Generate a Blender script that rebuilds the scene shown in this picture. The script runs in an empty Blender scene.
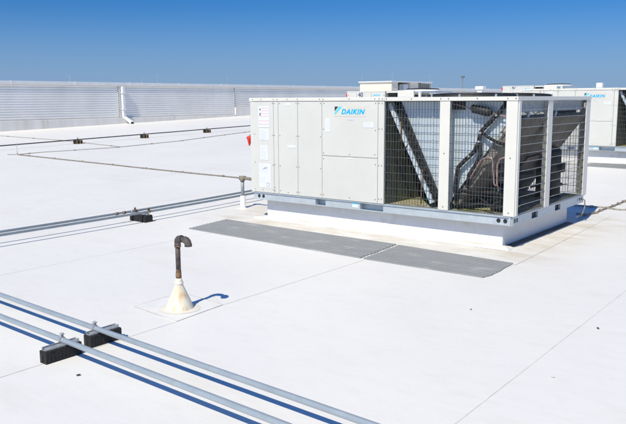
import bpy, bmesh, math, random
from mathutils import Vector, Matrix, noise
random.seed(7)
S = bpy.context.scene
COL = S.collection
PI = math.pi
R = math.radians

# ------------------------------------------------------------------ materials
def mat(name, col, rough=.6, metal=0., var=.05, scale=6., bump=0., bscale=40., stain=None, spec=.5, stretch=None):
    m = bpy.data.materials.new(name); m.use_nodes = True
    n = m.node_tree.nodes; l = m.node_tree.links
    b = n['Principled BSDF']
    b.inputs['Roughness'].default_value = rough
    b.inputs['Metallic'].default_value = metal
    b.inputs['Specular IOR Level'].default_value = spec
    tc = n.new('ShaderNodeTexCoord')
    vec = tc.outputs['Object']
    if stretch:
        mp = n.new('ShaderNodeMapping'); mp.inputs['Scale'].default_value = stretch
        l.new(vec, mp.inputs['Vector']); vec = mp.outputs['Vector']
    nz = n.new('ShaderNodeTexNoise'); nz.inputs['Scale'].default_value = scale
    nz.inputs['Detail'].default_value = 6.; nz.inputs['Roughness'].default_value = .62
    l.new(vec, nz.inputs['Vector'])
    r = n.new('ShaderNodeValToRGB')
    lo = tuple(max(0, c*(1-var*2)) for c in col); hi = tuple(min(1, c*(1+var)) for c in col)
    r.color_ramp.elements[0].position = .3; r.color_ramp.elements[0].color = (*lo, 1)
    r.color_ramp.elements[1].position = .65; r.color_ramp.elements[1].color = (*hi, 1)
    l.new(nz.outputs['Fac'], r.inputs['Fac'])
    out = r.outputs['Color']
    if stain:
        scol, sscale, lo_, hi_ = stain
        n2 = n.new('ShaderNodeTexNoise'); n2.inputs['Scale'].default_value = sscale
        n2.inputs['Detail'].default_value = 8.
        l.new(vec, n2.inputs['Vector'])
        mr = n.new('ShaderNodeMapRange'); mr.inputs['From Min'].default_value = lo_; mr.inputs['From Max'].default_value = hi_
        l.new(n2.outputs['Fac'], mr.inputs['Value'])
        mx = n.new('ShaderNodeMix'); mx.data_type = 'RGBA'
        l.new(mr.outputs['Result'], mx.inputs['Factor'])
        l.new(out, mx.inputs['A']); mx.inputs['B'].default_value = (*scol, 1)
        out = mx.outputs['Result']
    l.new(out, b.inputs['Base Color'])
    rr = n.new('ShaderNodeMapRange'); rr.inputs['To Min'].default_value = max(.05, rough-.1); rr.inputs['To Max'].default_value = min(1, rough+.12)
    l.new(nz.outputs['Fac'], rr.inputs['Value']); l.new(rr.outputs['Result'], b.inputs['Roughness'])
    if bump:
        n3 = n.new('ShaderNodeTexNoise'); n3.inputs['Scale'].default_value = bscale; n3.inputs['Detail'].default_value = 4
        l.new(tc.outputs['Object'], n3.inputs['Vector'])
        bp = n.new('ShaderNodeBump'); bp.inputs['Strength'].default_value = bump; bp.inputs['Distance'].default_value = .01
        l.new(n3.outputs['Fac'], bp.inputs['Height']); l.new(bp.outputs['Normal'], b.inputs['Normal'])
    return m

M = {}
M['paint'] = mat('cabinet_paint', (.625, .628, .595), .38, var=.022, scale=2.0, bump=.09, bscale=1.7, stain=((.55, .52, .45), 7, .68, .95))
M['paint_edge'] = mat('post_paint', (.70, .69, .64), .4, var=.02, scale=4)
M['galv'] = mat('galvanised_steel', (.52, .585, .63), .45, .3, var=.05, scale=9, bump=.02, bscale=60, stain=((.44, .40, .33), 5, .68, .95))
M['sheet'] = mat('bright_galvanised_sheet', (.62, .71, .77), .4, .25, var=.06, scale=2.5, bump=.10, bscale=4, stretch=(1, 1, .5))
M['conduit'] = mat('conduit_steel', (.38, .44, .48), .42, .35, var=.035, scale=7, stain=((.33, .34, .33), 9, .66, .85))
M['conduitdull'] = mat('conduit_weathered', (.26, .31, .345), .45, .35, var=.08, scale=9)
M['strut'] = mat('strut_steel', (.55, .57, .58), .4, .6, var=.1, scale=30)
M['rubber'] = mat('black_rubber', (.02, .021, .022), .85, var=.5, scale=60, bump=.5, bscale=120)
M['black'] = mat('black_steel', (.022, .024, .026), .55, var=.2, scale=10)
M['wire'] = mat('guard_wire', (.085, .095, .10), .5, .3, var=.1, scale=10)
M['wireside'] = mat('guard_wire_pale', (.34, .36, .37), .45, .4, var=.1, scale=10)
M['darkpart'] = mat('dark_partition', (.075, .088, .088), .6, var=.3, scale=3, stain=((.16, .17, .05), 4, .5, .68), stretch=(6, 6, .7))
M['floor'] = mat('unit_floor', (.50, .45, .34), .7, var=.3, scale=9, stain=((.25, .27, .06), 4, .45, .62))
M['compressor'] = mat('compressor_black', (.018, .024, .026), .45, var=.2, scale=8)
M['insul'] = mat('pipe_insulation', (.02, .02, .022), .8, var=.3, scale=30, bump=.3, bscale=60)
M['copper'] = mat('copper_pipe', (.44, .30, .27), .45, .3, var=.2, scale=20)
M['paper'] = mat('label_paper', (.70, .73, .78), .5, var=.02, scale=20)
M['pink'] = mat('label_red_ink', (.72, .38, .44), .5, var=.05)
M['ink'] = mat('label_ink', (.10, .12, .2), .5, var=.05)
M['faint'] = mat('label_print', (.55, .58, .66), .5, var=.05)
M['cyan'] = mat('logo_cyan', (.0, .42, .80), .35, var=.02)
M['cyan2'] = mat('logo_light_cyan', (.10, .60, .85), .35, var=.02)
M['logodark'] = mat('logo_dark', (.02, .03, .06), .4, var=.05)
M['cream'] = mat('logo_plate', (.64, .62, .55), .4, var=.02)
M['screw'] = mat('screw_head', (.16, .16, .15), .5, .5, var=.1)
M['red'] = mat('red_plastic', (.75, .03, .02), .45, var=.1, scale=20)
M['yellow'] = mat('yellow_tape', (.60, .33, .08), .5, var=.1, scale=20)
M['rustpipe'] = mat('rusty_iron', (.105, .09, .085), .7, .2, var=.3, scale=30, stain=((.17, .10, .07), 18, .58, .8), bump=.3, bscale=80)
M['rustring'] = mat('orange_rust', (.24, .145, .08), .8, var=.4, scale=40, stain=((.10, .06, .04), 25, .5, .6), bump=.3, bscale=80)
M['cone'] = mat('stained_flashing', (.79, .74, .60), .5, var=.05, scale=5, stain=((.58, .34, .12), 2.6, .50, .78), stretch=(9, 9, 1.1), bump=.06, bscale=30)
M['flange'] = mat('stained_flange', (.78, .74, .66), .55, var=.04, scale=7, stain=((.68, .53, .36), 7, .5, .8))
M['curb'] = mat('curb_membrane', (.76, .765, .765), .55, var=.03, scale=5, stain=((.60, .55, .46), 5, .60, .85), bump=.08, bscale=10)
M['skirt'] = mat('skirt_membrane', (.79, .785, .76), .55, var=.04, scale=6, stain=((.60, .50, .36), 3.2, .52, .78), bump=.12, bscale=12, stretch=(.6, 1.6, 1))
M['pad'] = mat('walkway_pad', (.25, .26, .265), .8, var=.05, scale=5, bump=.05, bscale=60, stain=((.40, .39, .365), 5, .58, .85), stretch=(.5, 1, 1))
M['kerb'] = mat('parapet_kerb', (.80, .775, .73), .7, var=.05, scale=2, stain=((.50, .44, .34), 1.5, .62, .85), stretch=(1, 1.5, .25))
M['metalwall'] = mat('white_metal_cladding', (.88, .87, .83), .35, .05, var=.04, scale=1.4, stretch=(1, .5, .3))
M['cap'] = mat('coping_metal', (.83, .83, .82), .4, .1, var=.03, scale=3)
M['capline'] = mat('coping_edge_cream', (.72, .68, .56), .5, var=.05)
M['darkline'] = mat('joint_and_shade_dark', (.10, .10, .10), .7, var=.3, scale=9)
M['white'] = mat('white_paint', (.78, .79, .80), .4, var=.03, scale=5)
M['cable'] = mat('cable_aluminium', (.38, .36, .31), .6, .3, var=.3, scale=30)
M['gasbrown'] = mat('gas_pipe_brown', (.27, .24, .19), .65, .1, var=.25, scale=20)
M['beige'] = mat('beige_cabinet', (.76, .71, .60), .5, var=.04, scale=3)
M['louver'] = mat('grey_louver', (.33, .31, .28), .5, var=.1, scale=4)
M['ironpost'] = mat('grey_post', (.30, .34, .36), .5, .3, var=.15, scale=14)
M['debris'] = mat('debris_brown', (.08, .055, .035), .8, var=.3)
M['coil'] = mat('coil_fins', (.215, .195, .17), .6, .1, var=.25, scale=4, bump=.5, bscale=160, stretch=(1, 1, 1))
M['pole'] = mat('lamp_pole_metal', (.20, .22, .24), .5, .3)
M['roofseam'] = mat('seam_dirt', (.735, .72, .68), .7, var=.08, scale=8)
M['edge'] = mat('patch_edge_dirt', (.60, .565, .49), .7, var=.2, scale=14)
M['lap'] = mat('welded_lap', (.782, .766, .732), .5, var=.035, scale=3, stain=((.66, .62, .54), 2.2, .56, .8), bump=.1, bscale=12)
M['roofpatch'] = mat('patch_membrane', (.79, .785, .755), .55, var=.03, scale=5, stain=((.70, .64, .54), 4, .58, .85), bump=.08, bscale=12)
M['terrain'] = mat('terrain_grass', (.12, .13, .06), .9, var=.3, scale=.02)

def roof_material():
    m = bpy.data.materials.new('roof_membrane'); m.use_nodes = True
    n = m.node_tree.nodes; l = m.node_tree.links; b = n['Principled BSDF']
    tc = n.new('ShaderNodeTexCoord')
    def nz(scale, detail, st=None, rough=.6):
        v = tc.outputs['Object']
        if st:
            mp = n.new('ShaderNodeMapping'); mp.inputs['Scale'].default_value = st[:3]; mp.inputs['Rotation'].default_value = (0, 0, st[3])
            l.new(v, mp.inputs['Vector']); v = mp.outputs['Vector']
        t = n.new('ShaderNodeTexNoise'); t.inputs['Scale'].default_value = scale; t.inputs['Detail'].default_value = detail
        t.inputs['Roughness'].default_value = rough
        l.new(v, t.inputs['Vector']); return t.outputs['Fac']
    def rng(s, a, c, d=0., e=1.):
        q = n.new('ShaderNodeMapRange'); q.inputs['From Min'].default_value = a; q.inputs['From Max'].default_value = c
        q.inputs['To Min'].default_value = d; q.inputs['To Max'].default_value = e
        l.new(s, q.inputs['Value']); return q.outputs['Result']
    def mul(a, c):
        q = n.new('ShaderNodeMath'); q.operation = 'MULTIPLY'; l.new(a, q.inputs[0])
        if isinstance(c, float): q.inputs[1].default_value = c
        else: l.new(c, q.inputs[1])
        return q.outputs[0]
    def mix(f, a, c):
        q = n.new('ShaderNodeMix'); q.data_type = 'RGBA'; l.new(f, q.inputs['Factor'])
        if isinstance(a, tuple): q.inputs['A'].default_value = (*a, 1)
        else: l.new(a, q.inputs['A'])
        q.inputs['B'].default_value = (*c, 1); return q.outputs['Result']
    c = mix(rng(nz(.35, 5), .35, .7), (.80, .785, .75), (.755, .74, .708))
    c = mix(mul(rng(nz(7, 9, (.6, 1.3, 1, .35), .72), .50, .74), .34), c, (.66, .65, .61))        # wiped streaks
    c = mix(mul(rng(nz(1.1, 8, (.5, 1.2, 1, -.3), .7), .54, .80), .55), c, (.66, .62, .53))       # faint tan ponding marks
    c = mix(mul(rng(nz(55, 3), .70, .80), .45), c, (.45, .42, .38))                               # specks
    # tan dirt that has collected round the curb
    sep = n.new('ShaderNodeSeparateXYZ'); l.new(tc.outputs['Object'], sep.inputs[0])
    fx = mul(rng(sep.outputs['X'], -5.1, -4.4), rng(sep.outputs['X'], .75, .2))
    fy = mul(rng(sep.outputs['Y'], -1.0, -.35), rng(sep.outputs['Y'], 3.6, 2.8))
    near = mul(fx, fy)
    c = mix(mul(mul(near, rng(nz(2.2, 8, (.6, 1.4, 1, .1), .68), .40, .68)), .85), c, (.58, .50, .38))
    l.new(c, b.inputs['Base Color'])
    b.inputs['Roughness'].default_value = .55; b.inputs['Specular IOR Level'].default_value = .35
    bp = n.new('ShaderNodeBump'); bp.inputs['Strength'].default_value = .22; bp.inputs['Distance'].default_value = .02
    ad = n.new('ShaderNodeMath'); ad.operation = 'ADD'
    l.new(nz(2.2, 6, (.6, 1.3, 1, .4)), ad.inputs[0]); l.new(mul(nz(45, 3), .08), ad.inputs[1])
    l.new(ad.outputs[0], bp.inputs['Height']); l.new(bp.outputs['Normal'], b.inputs['Normal'])
    return m
M['roof'] = roof_material()

# ------------------------------------------------------------------ helpers
def tag(o, label=None, cat=None, group=None, kind=None):
    if label: o['label'] = label
    if cat: o['category'] = cat
    if group: o['group'] = group
    if kind: o['kind'] = kind
    return o
def empty(name, loc, label, cat, group=None):
    o = bpy.data.objects.new(name, None); o.empty_display_size = .2
    COL.objects.link(o); o.location = loc
    return tag(o, label, cat, group)
def kids(o): return [c for c in bpy.data.objects if c.parent == o]
def copy_tree(o, parent=None):
    c = o.copy(); COL.objects.link(c)
    if parent: c.parent = parent
    for ch in kids(o): copy_tree(ch, c)
    return c
def wloc(o):
    v = Vector((0, 0, 0))
    while o is not None: v += o.location; o = o.parent
    return v
def fix_normals(bm):
    bmesh.ops.recalc_face_normals(bm, faces=bm.faces)
    if any(len(e.link_faces) == 1 for e in bm.edges):          # an open sheet faces up
        if sum(f.normal.z*f.calc_area() for f in bm.faces) < 0: bmesh.ops.reverse_faces(bm, faces=bm.faces)
class MB:
    def __init__(s): s.bm = bmesh.new()
    def box(s, x0, x1, y0, y1, z0, z1, bev=0., rot=None):
        g = bmesh.ops.create_cube(s.bm, size=1)
        vs = g['verts']
        for v in vs:
            v.co = Vector(((x0+x1)/2+v.co.x*(x1-x0), (y0+y1)/2+v.co.y*(y1-y0), (z0+z1)/2+v.co.z*(z1-z0)))
        if rot: bmesh.ops.rotate(s.bm, verts=vs, cent=Vector(((x0+x1)/2, (y0+y1)/2, (z0+z1)/2)), matrix=rot)
        if bev:
            es = list({e for v in vs for e in v.link_edges})
            bmesh.ops.bevel(s.bm, geom=es, offset=bev, segments=2, affect='EDGES', profile=.6)
        return s
    def tube(s, pts, rad, seg=10, cap=True):
        pts = [Vector(p) for p in pts]
        if not hasattr(rad, '__len__'): rad = [rad]*len(pts)
        rings = []; prev = None
        for i, p in enumerate(pts):
            if i == 0: t = pts[1]-p
            elif i == len(pts)-1: t = p-pts[i-1]
            else:
                t = (pts[i+1]-p).normalized()+(p-pts[i-1]).normalized()
                if t.length < 1e-6: t = p-pts[i-1]
            t.normalize()
            if prev is None:
                a = Vector((0, 0, 1)) if abs(t.z) < .9 else Vector((1, 0, 0))
                u = t.cross(a).normalized()
            else:
                u = (prev-t*prev.dot(t)).normalized()
            prev = u; w = t.cross(u)
            rings.append([s.bm.verts.new(p+(u*math.cos(2*PI*k/seg)+w*math.sin(2*PI*k/seg))*rad[i]) for k in range(seg)])
        for a, b in zip(rings, rings[1:]):
            for k in range(seg): 
                f = s.bm.faces.new((a[k], a[(k+1) % seg], b[(k+1) % seg], b[k])); f.smooth = seg > 5
        if cap:
            s.bm.faces.new(rings[0][::-1]); s.bm.faces.new(rings[-1])
        return s
    def lathe(s, cx, cy, prof, seg=32, closed_top=True, wob=0.):
        rings = []
        for (r_, z) in prof:
            rings.append([s.bm.verts.new((cx+math.cos(2*PI*k/seg)*r_*(1+wob*noise.noise(Vector((math.cos(2*PI*k/seg)*2, math.sin(2*PI*k/seg)*2, z*9)))),
                                          cy+math.sin(2*PI*k/seg)*r_*(1+wob*noise.noise(Vector((math.cos(2*PI*k/seg)*2, math.sin(2*PI*k/seg)*2, z*9+5)))), z)) for k in range(seg)])
        for a, b in zip(rings, rings[1:]):
            for k in range(seg):
                f = s.bm.faces.new((a[k], a[(k+1) % seg], b[(k+1) % seg], b[k])); f.smooth = True
        if closed_top: s.bm.faces.new(rings[-1])
        return s
    def prism(s, poly, d):                       # poly: 3-D points in order, d: extrusion vector
        d = Vector(d); a = [s.bm.verts.new(Vector(p)) for p in poly]; b = [s.bm.verts.new(Vector(p)+d) for p in poly]
        s.bm.faces.new(a[::-1]); s.bm.faces.new(b)
        for i in range(len(a)): s.bm.faces.new((a[i], a[(i+1) % len(a)], b[(i+1) % len(a)], b[i]))
        return s
    def build(s, name, m, parent=None, label=None):
        fix_normals(s.bm)
        o = wloc(parent) if parent else Vector((0, 0, 0))
        for v in s.bm.verts: v.co -= o
        me = bpy.data.meshes.new(name); s.bm.to_mesh(me); s.bm.free()
        me.materials.append(M[m])
        ob = bpy.data.objects.new(name, me); COL.objects.link(ob)
        if parent: ob.parent = parent
        if label: ob['label'] = label
        return ob
    def thing(s, name, m, base, label, cat, group=None, kind=None):   # a thing that is one mesh, its origin at base
        fix_normals(s.bm)
        b = Vector(base)
        for v in s.bm.verts: v.co -= b
        me = bpy.data.meshes.new(name); s.bm.to_mesh(me); s.bm.free(); me.materials.append(M[m])
        ob = bpy.data.objects.new(name, me); COL.objects.link(ob); ob.location = b
        return tag(ob, label, cat, group, kind)

def screw(p, a, b, r_):
    m_ = MB(); m_.tube([a, b], r_, 8); return m_.build('screw', 'screw', p)

def lettering(txt, size, bold, shear, mm, name, parent, origin, xdir=Vector((1, 0, 0)), depth=.002, spacing=1.0):
    cu = bpy.data.curves.new('lettering', 'FONT'); cu.body = txt; cu.size = size; cu.offset = bold; cu.shear = shear
    cu.extrude = depth; cu.space_character = spacing
    t = bpy.data.objects.new('lettering', cu); COL.objects.link(t)
    dg = bpy.context.evaluated_depsgraph_get()
    me = bpy.data.meshes.new_from_object(t.evaluated_get(dg))
    bpy.data.objects.remove(t)
    me.name = name
    o = Vector(origin) - wloc(parent)
    for v in me.vertices:                        # text plane x,y -> world x,z facing -y
        c = v.co.copy(); v.co = Vector((c.x, -c.z, c.y)) + o
    me.materials.clear(); me.materials.append(M[mm])
    ob = bpy.data.objects.new(name, me); COL.objects.link(ob); ob.parent = parent
    xs = [v.co.x for v in me.vertices]
    return ob, max(xs)-min(xs)

# ------------------------------------------------------------------ the roof: level near the first unit, then a 3 % fall line
FX, FY, CX, CY = -.6197, .7849, 3.379, -8.073
def rh(X, Y):
    s = (X-CX)*FX+(Y-CY)*FY
    if s < 9.5: return 0.
    if s < 12.5: return .03*(s-9.5)**2/6
    if s < 42: return .03*(1.5+s-12.5)
    return .93+.03*min(4, (s-42)*.5)*1.0
def grid(name, m, x0, x1, y0, y1, dx, dy, dz=0., kind='structure'):
    bm = bmesh.new(); nx = max(1, round((x1-x0)/dx)); ny = max(1, round((y1-y0)/dy)); vv = []
    for j in range(ny+1):
        row = []
        for i in range(nx+1):
            x = x0+(x1-x0)*i/nx; y = y0+(y1-y0)*j/ny
            row.append(bm.verts.new((x, y, rh(x, y)+dz)))
        vv.append(row)
    for j in range(ny):
        for i in range(nx):
            f = bm.faces.new((vv[j][i], vv[j][i+1], vv[j+1][i+1], vv[j+1][i])); f.smooth = True
    me = bpy.data.meshes.new(name); bm.to_mesh(me); bm.free(); me.materials.append(M[m])
    o = bpy.data.objects.new(name, me); COL.objects.link(o)
    if kind: o['kind'] = kind
    return o
grid('roof', 'roof', -25.2, 45, -20, 110, .5, .5)
def seam(pts, w, name='roof_seam', m='roofseam', dz=.0022):
    bm = bmesh.new(); prev = None
    dense = []
    for a, b in zip(pts, pts[1:]):
        L = math.dist(a, b); k = max(1, int(L/.25))
        dense += [(a[0]+(b[0]-a[0])*i/k, a[1]+(b[1]-a[1])*i/k) for i in range(k)]
    dense.append(pts[-1])
    for i, p in enumerate(dense):
        q = dense[min(i+1, len(dense)-1)]; o = dense[max(i-1, 0)]
        t = Vector((q[0]-o[0], q[1]-o[1])).normalized(); nn = Vector((-t.y, t.x))
        ww = w*(.6+.8*abs(noise.noise(Vector((p[0]*1.7, p[1]*1.7, 3)))))
        jj = .004*noise.noise(Vector((p[0]*3, p[1]*3, 9)))
        pr = [bm.verts.new((p[0]+nn.x*(k*ww/2+jj), p[1]+nn.y*(k*ww/2+jj), rh(*p)+dz)) for k in (-1, 1)]
        if prev: bm.faces.new((prev[0], pr[0], pr[1], prev[1]))
        prev = pr
    me = bpy.data.meshes.new(name); bm.to_mesh(me); bm.free(); me.materials.append(M[m])
    o = bpy.data.objects.new(name, me); COL.objects.link(o); o['kind'] = 'structure'; return o
for x in (1.62,):
    seam([(x+.03, -14), (x, -4.5), (x-.06, -1.1), (x-.1, 8), (x-.1, 30)], .011)
seam([(-1.04, -14), (-1.06, -4.26)], .009); seam([(-1.113, -3.66), (-1.14, -1.45)], .009)
for x in (-3.75, -6.45, -9.1, -11.75, -14.4, 4.3, 7.0):
    seam([(x, -16), (x, 40)], .006)
seam([(.31, -.64), (.25, .9), (.18, 2.7), (.16, 3.3)], .011, m='edge')                # edge of the flashed-in patch
seam([(.31, -.64), (-.3, -.52)], .009, m='edge')

tr = bmesh.new(); bmesh.ops.create_grid(tr, x_segments=8, y_segments=8, size=4000)
me = bpy.data.meshes.new('ground'); tr.to_mesh(me); tr.free(); me.materials.append(M['terrain'])
g = bpy.data.objects.new('ground', me); COL.objects.link(g); g.location = (0, 0, -9); g['kind'] = 'structure'
mb = MB(); mb.box(-25.2, 45, -20, 110, -8.99, -.35); o = mb.build('building_base', 'kerb'); o['kind'] = 'structure'

# ------------------------------------------------------------------ parapet along x = -25
par = empty('parapet_wall', (-25, 18, 0), 'long white parapet clad in horizontal ribbed metal along the far edge of the roof', 'wall')
def ribs(y0, y1, z0, z1, n, name):
    bm = MB(); pitch = (z1-z0)/n; prof = []
    for i in range(n):
        z = z0+i*pitch
        prof += [(0, z), (0, z+pitch*.42), (.026, z+pitch*.55), (.026, z+pitch*.86)]
    prof.append((0, z1))
    poly = [(-25+x, y0, z) for x, z in prof]+[(-25.06, y0, z1), (-25.06, y0, z0)]
    bm.prism(poly, (0, y1-y0, 0)); return bm.build(name, 'metalwall', par)
ribs(-19.9, 13.26, 1.0, 2.45, 14, 'ribbed_cladding'); ribs(13.30, 20.93, 1.0, 2.45, 14, 'ribbed_cladding'); ribs(20.98, 110, 1.38, 2.45, 10, 'ribbed_cladding')
mb = MB(); mb.box(-25.2, -24.94, -19.9, 110, 2.452, 2.60, .012); mb.build('coping', 'cap', par)
mb = MB(); mb.box(-24.96, -24.93, -19.9, 110, 2.425, 2.455); mb.build('drip_edge', 'capline', par)
mb = MB()
for a in range(-19, 110, 3): mb.box(-25.21, -24.935, a, a+.07, 2.45, 2.606, .004)
mb.build('coping_joint', 'cap', par)
mb = MB(); mb.box(-25.18, -24.87, -19.9, 20.94, -.1, .985, .02); mb.build('kerb_base', 'kerb', par)
mb = MB(); mb.box(-25.18, -24.88, 20.95, 110, -.1, 1.375, .02); mb.build('kerb_base', 'kerb', par)
for yy in (13.28, 20.955):
    mb = MB(); mb.box(-25.02, -24.962, yy-.02, yy+.02, 1.0, 2.42)
    mb.build('joint_strip', 'kerb', par)
    mb = MB()
    for k in range(14): mb.box(-24.965, -24.945, yy-.022, yy+.022, 1.035+k*.1035, 1.07+k*.1035)
    mb.build('closure_plugs', 'darkline', par)
mb = MB(); mb.box(-25.2, 45, 109.7, 110, -.1, 2.6, .01)
mb.thing('end_parapet', 'metalwall', (10, 110, 0), 'plain white parapet closing the far end of the roof', 'wall')

ds = empty('downspout', (-24.7, 13.5, .72), 'white downspout with angled outlet on the ribbed parapet', 'downspout')
mb = MB(); mb.box(-24.955, -24.82, 13.42, 13.58, 1.02, 2.42, .02); mb.build('pipe', 'white', ds)
mb = MB(); mb.prism([(-24.955, 13.42, 1.03), (-24.82, 13.42, 1.03), (-24.45, 13.54, .80), (-24.50, 13.54, .69)], (0, .16, 0)); mb.build('outlet', 'white', ds)
mb = MB(); mb.box(-24.50, -24.445, 13.56, 13.69, .70, .79, rot=Matrix.Rotation(-.35, 3, 'Y')); mb.build('mouth', 'black', ds)
for z in (1.35, 2.1):
    mb = MB(); mb.box(-24.965, -24.79, 13.385, 13.615, z, z+.035, .004); mb.build('strap', 'cap', ds)

def air_terminal(x, y, z, hh, label, grp=None):
    t = empty('air_terminal', (x, y, z), label, 'lightning rod', grp)
    mb = MB(); mb.tube([(x, y, z+.02), (x, y, z+hh)], [.008, .004], 6); mb.build('rod', 'strut', t)
    mb = MB(); mb.lathe(x, y, [(.05, z-.002), (.05, z+.012), (.018, z+.03), (.014, z+.06)], 10); mb.build('foot', 'cable', t)
    return t
air_terminal(-25.05, 10.8, 2.60, .28, 'thin lightning rod standing on the parapet coping, left of the downspout', 'lightning rods on the parapet')
air_terminal(-25.05, 14.75, 2.60, .28, 'thin lightning rod on the coping just right of the downspout', 'lightning rods on the parapet')
air_terminal(-25.05, 15.69, 2.60, .37, 'taller lightning rod on the coping, second one right of the downspout', 'lightning rods on the parapet')
air_terminal(-25.05, 20.5, 2.60, .37, 'thin lightning rod on the coping beside the right hand cladding joint', 'lightning rods on the parapet')
air_terminal(-15.82, 2.87, rh(-15.82, 2.87), .47, 'thin lightning rod standing on the white roof at the corner of the cables')

# ------------------------------------------------------------------ conduits and their supports
def block(x0, x1, y0, y1, z, hgt, axis, label, grp, clamps, strut=True, tapes=()):
    """rubber foot; axis = direction of its length; clamps = [(x,y,radius,zc)]"""
    t = empty('pipe_support', ((x0+x1)/2, (y0+y1)/2, z), label, 'pipe support', grp)
    m_ = MB()
    if axis == 'Y':
        w = x1-x0; sec = [(x0, z), (x0, z+hgt*.97), (x0+w*.12, z+hgt), (x1-w*.12, z+hgt), (x1, z+hgt*.97), (x1, z)]
        m_.prism([(a, y0, b) for a, b in sec], (0, y1-y0, 0))
        for yy in (y0-.003, y1+.001): m_.box(x0+.01, x0+w*.45, yy, yy+.004, z+.006, z+hgt*.9); 
        n = int((y1-y0)/.03)
        for k in range(n):
            yy = y0+.012+k*(y1-y0-.02)/n
            m_.box(x1-.001, x1+.0015, yy, yy+.022, z+.012, z+hgt*.85)
    else:
        w = y1-y0; sec = [(y0, z), (y0+w*.02, z+hgt*.9), (y0+w*.14, z+hgt), (y1-w*.14, z+hgt), (y1-w*.02, z+hgt*.9), (y1, z)]
        m_.prism([(x0, a, b) for a, b in sec], (x1-x0, 0, 0))
        n = max(2, int((x1-x0)/.04))
        for k in range(n):
            xx = x0+.008+k*(x1-x0-.01)/n
            m_.box(xx, xx+.022, y0-.003, y0+.006, z+.008, z+hgt*.82)
    m_.build('rubber_base', 'rubber', t)
    if strut:
        m_ = MB(); zt = z+hgt
        if axis == 'Y':
            c = (x0+x1)/2
            m_.box(c-.021, c+.021, y0+.008, y1-.008, zt, zt+.004)
            for sx in (-1, 1):
                m_.box(c+sx*.021-.002, c+sx*.021+.002, y0+.008, y1-.008, zt+.0005, zt+.021)
                m_.box(c+sx*.0165-.0055, c+sx*.0165+.0055, y0+.008, y1-.008, zt+.021, zt+.0235)
        else:
            c = (y0+y1)/2
            m_.box(x0+.008, x1-.008, c-.021, c+.021, zt, zt+.004)
            for sy in (-1, 1):
                m_.box(x0+.008, x1-.008, c+sy*.021-.002, c+sy*.021+.002, zt+.0005, zt+.021)
                m_.box(x0+.008, x1-.008, c+sy*.0165-.0055, c+sy*.0165+.0055, zt+.021, zt+.0235)
        m_.build('strut_channel', 'strut', t)
    for (cx, cy, rad, zc, along, mm) in clamps:
        m_ = MB(); pts = []
        for k in range(13):
            a = R(-40+260*k/12)
            du = math.cos(a)*(rad+.0025); dz = math.sin(a)*(rad+.0025)
            pts.append((cx, cy+du, zc+dz) if along == 'X' else (cx+du, cy, zc+dz))
        q = .012
        for a, b in zip(pts, pts[1:]):
            a, b = Vector(a), Vector(b); ax = Vector((q, 0, 0)) if along == 'X' else Vector((0, q, 0))
            out = ((a+b)/2-Vector((cx, cy, zc))).normalized()*.003
            m_.prism([a-ax, b-ax, b+ax, a+ax], out)
        cl = m_.build('clamp', mm, t)
        m_ = MB()
        if along == 'X':
            m_.box(cx-.012, cx+.012, cy-.010, cy-.006, zc+rad, zc+rad+.03, .001); m_.box(cx-.012, cx+.012, cy+.006, cy+.010, zc+rad, zc+rad+.03, .001)
            m_.tube([(cx, cy-.02, zc+rad+.018), (cx, cy+.02, zc+rad+.018)], .006, 8)
        else:
            m_.box(cx-.010, cx-.006, cy-.012, cy+.012, zc+rad, zc+rad+.03, .001); m_.box(cx+.006, cx+.010, cy-.012, cy+.012, zc+rad, zc+rad+.03, .001)
            m_.tube([(cx-.02, cy, zc+rad+.018), (cx+.02, cy, zc+rad+.018)], .006, 8)
        m_.build('bolt', mm, cl)
    for (a, b) in tapes:
        m_ = MB()
        if axis == 'X': m_.prism([(a, y0-.004, z), (a, y0-.002+w*.02, z+hgt*.9), (a, y0+w*.12, z+hgt+.004), (a, y1-w*.12, z+hgt+.004), (a, y1-w*.02+.002, z+hgt*.9), (a, y1+.004, z)], (b-a, 0, 0))
        else: m_.prism([(x0-.004, a, z), (x0-.004, a, z+hgt+.004), (x1+.005, a, z+hgt+.004), (x1+.005, a, z)], (0, b-a, 0))
        m_.build('warning_stripe', 'yellow', t)
    return t
GA = 'rubber pipe supports under the front conduits'
def yA(x): return -5.05-.043*x
def yB(x): return -5.345-.038*x
zf = .133; rf = .0195
mb = MB(); mb.tube([(x, yA(x), zf+.0012*math.sin(x*1.3)) for x in [i*.5-12 for i in range(45)]], rf, 14)
mb.thing('conduit', 'conduit', (0, -5.05, .113), 'grey steel conduit across the foreground, the one nearer the unit', 'conduit', 'foreground conduits')
mb = MB(); mb.tube([(x, yB(x), zf+.0012*math.sin(x*1.1+1)) for x in [i*.5-12 for i in range(45)]], rf, 14)
mb.thing('conduit', 'conduit', (0, -5.345, .113), 'grey steel conduit across the foreground, the one nearest the viewer', 'conduit', 'foreground conduits')
hb = .09
block(-1.100, -1.022, -5.455, -5.172, 0, hb, 'Y', 'black rubber block with a strut under the nearest foreground conduit', GA, [(-1.06, yB(-1.06), rf, zf, 'X', 'strut')])
block(-1.150, -1.064, -5.068, -4.795, 0, hb, 'Y', 'black rubber block with a strut under the conduit nearer the unit', GA, [(-1.105, yA(-1.105), rf, zf, 'X', 'strut')])

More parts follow.
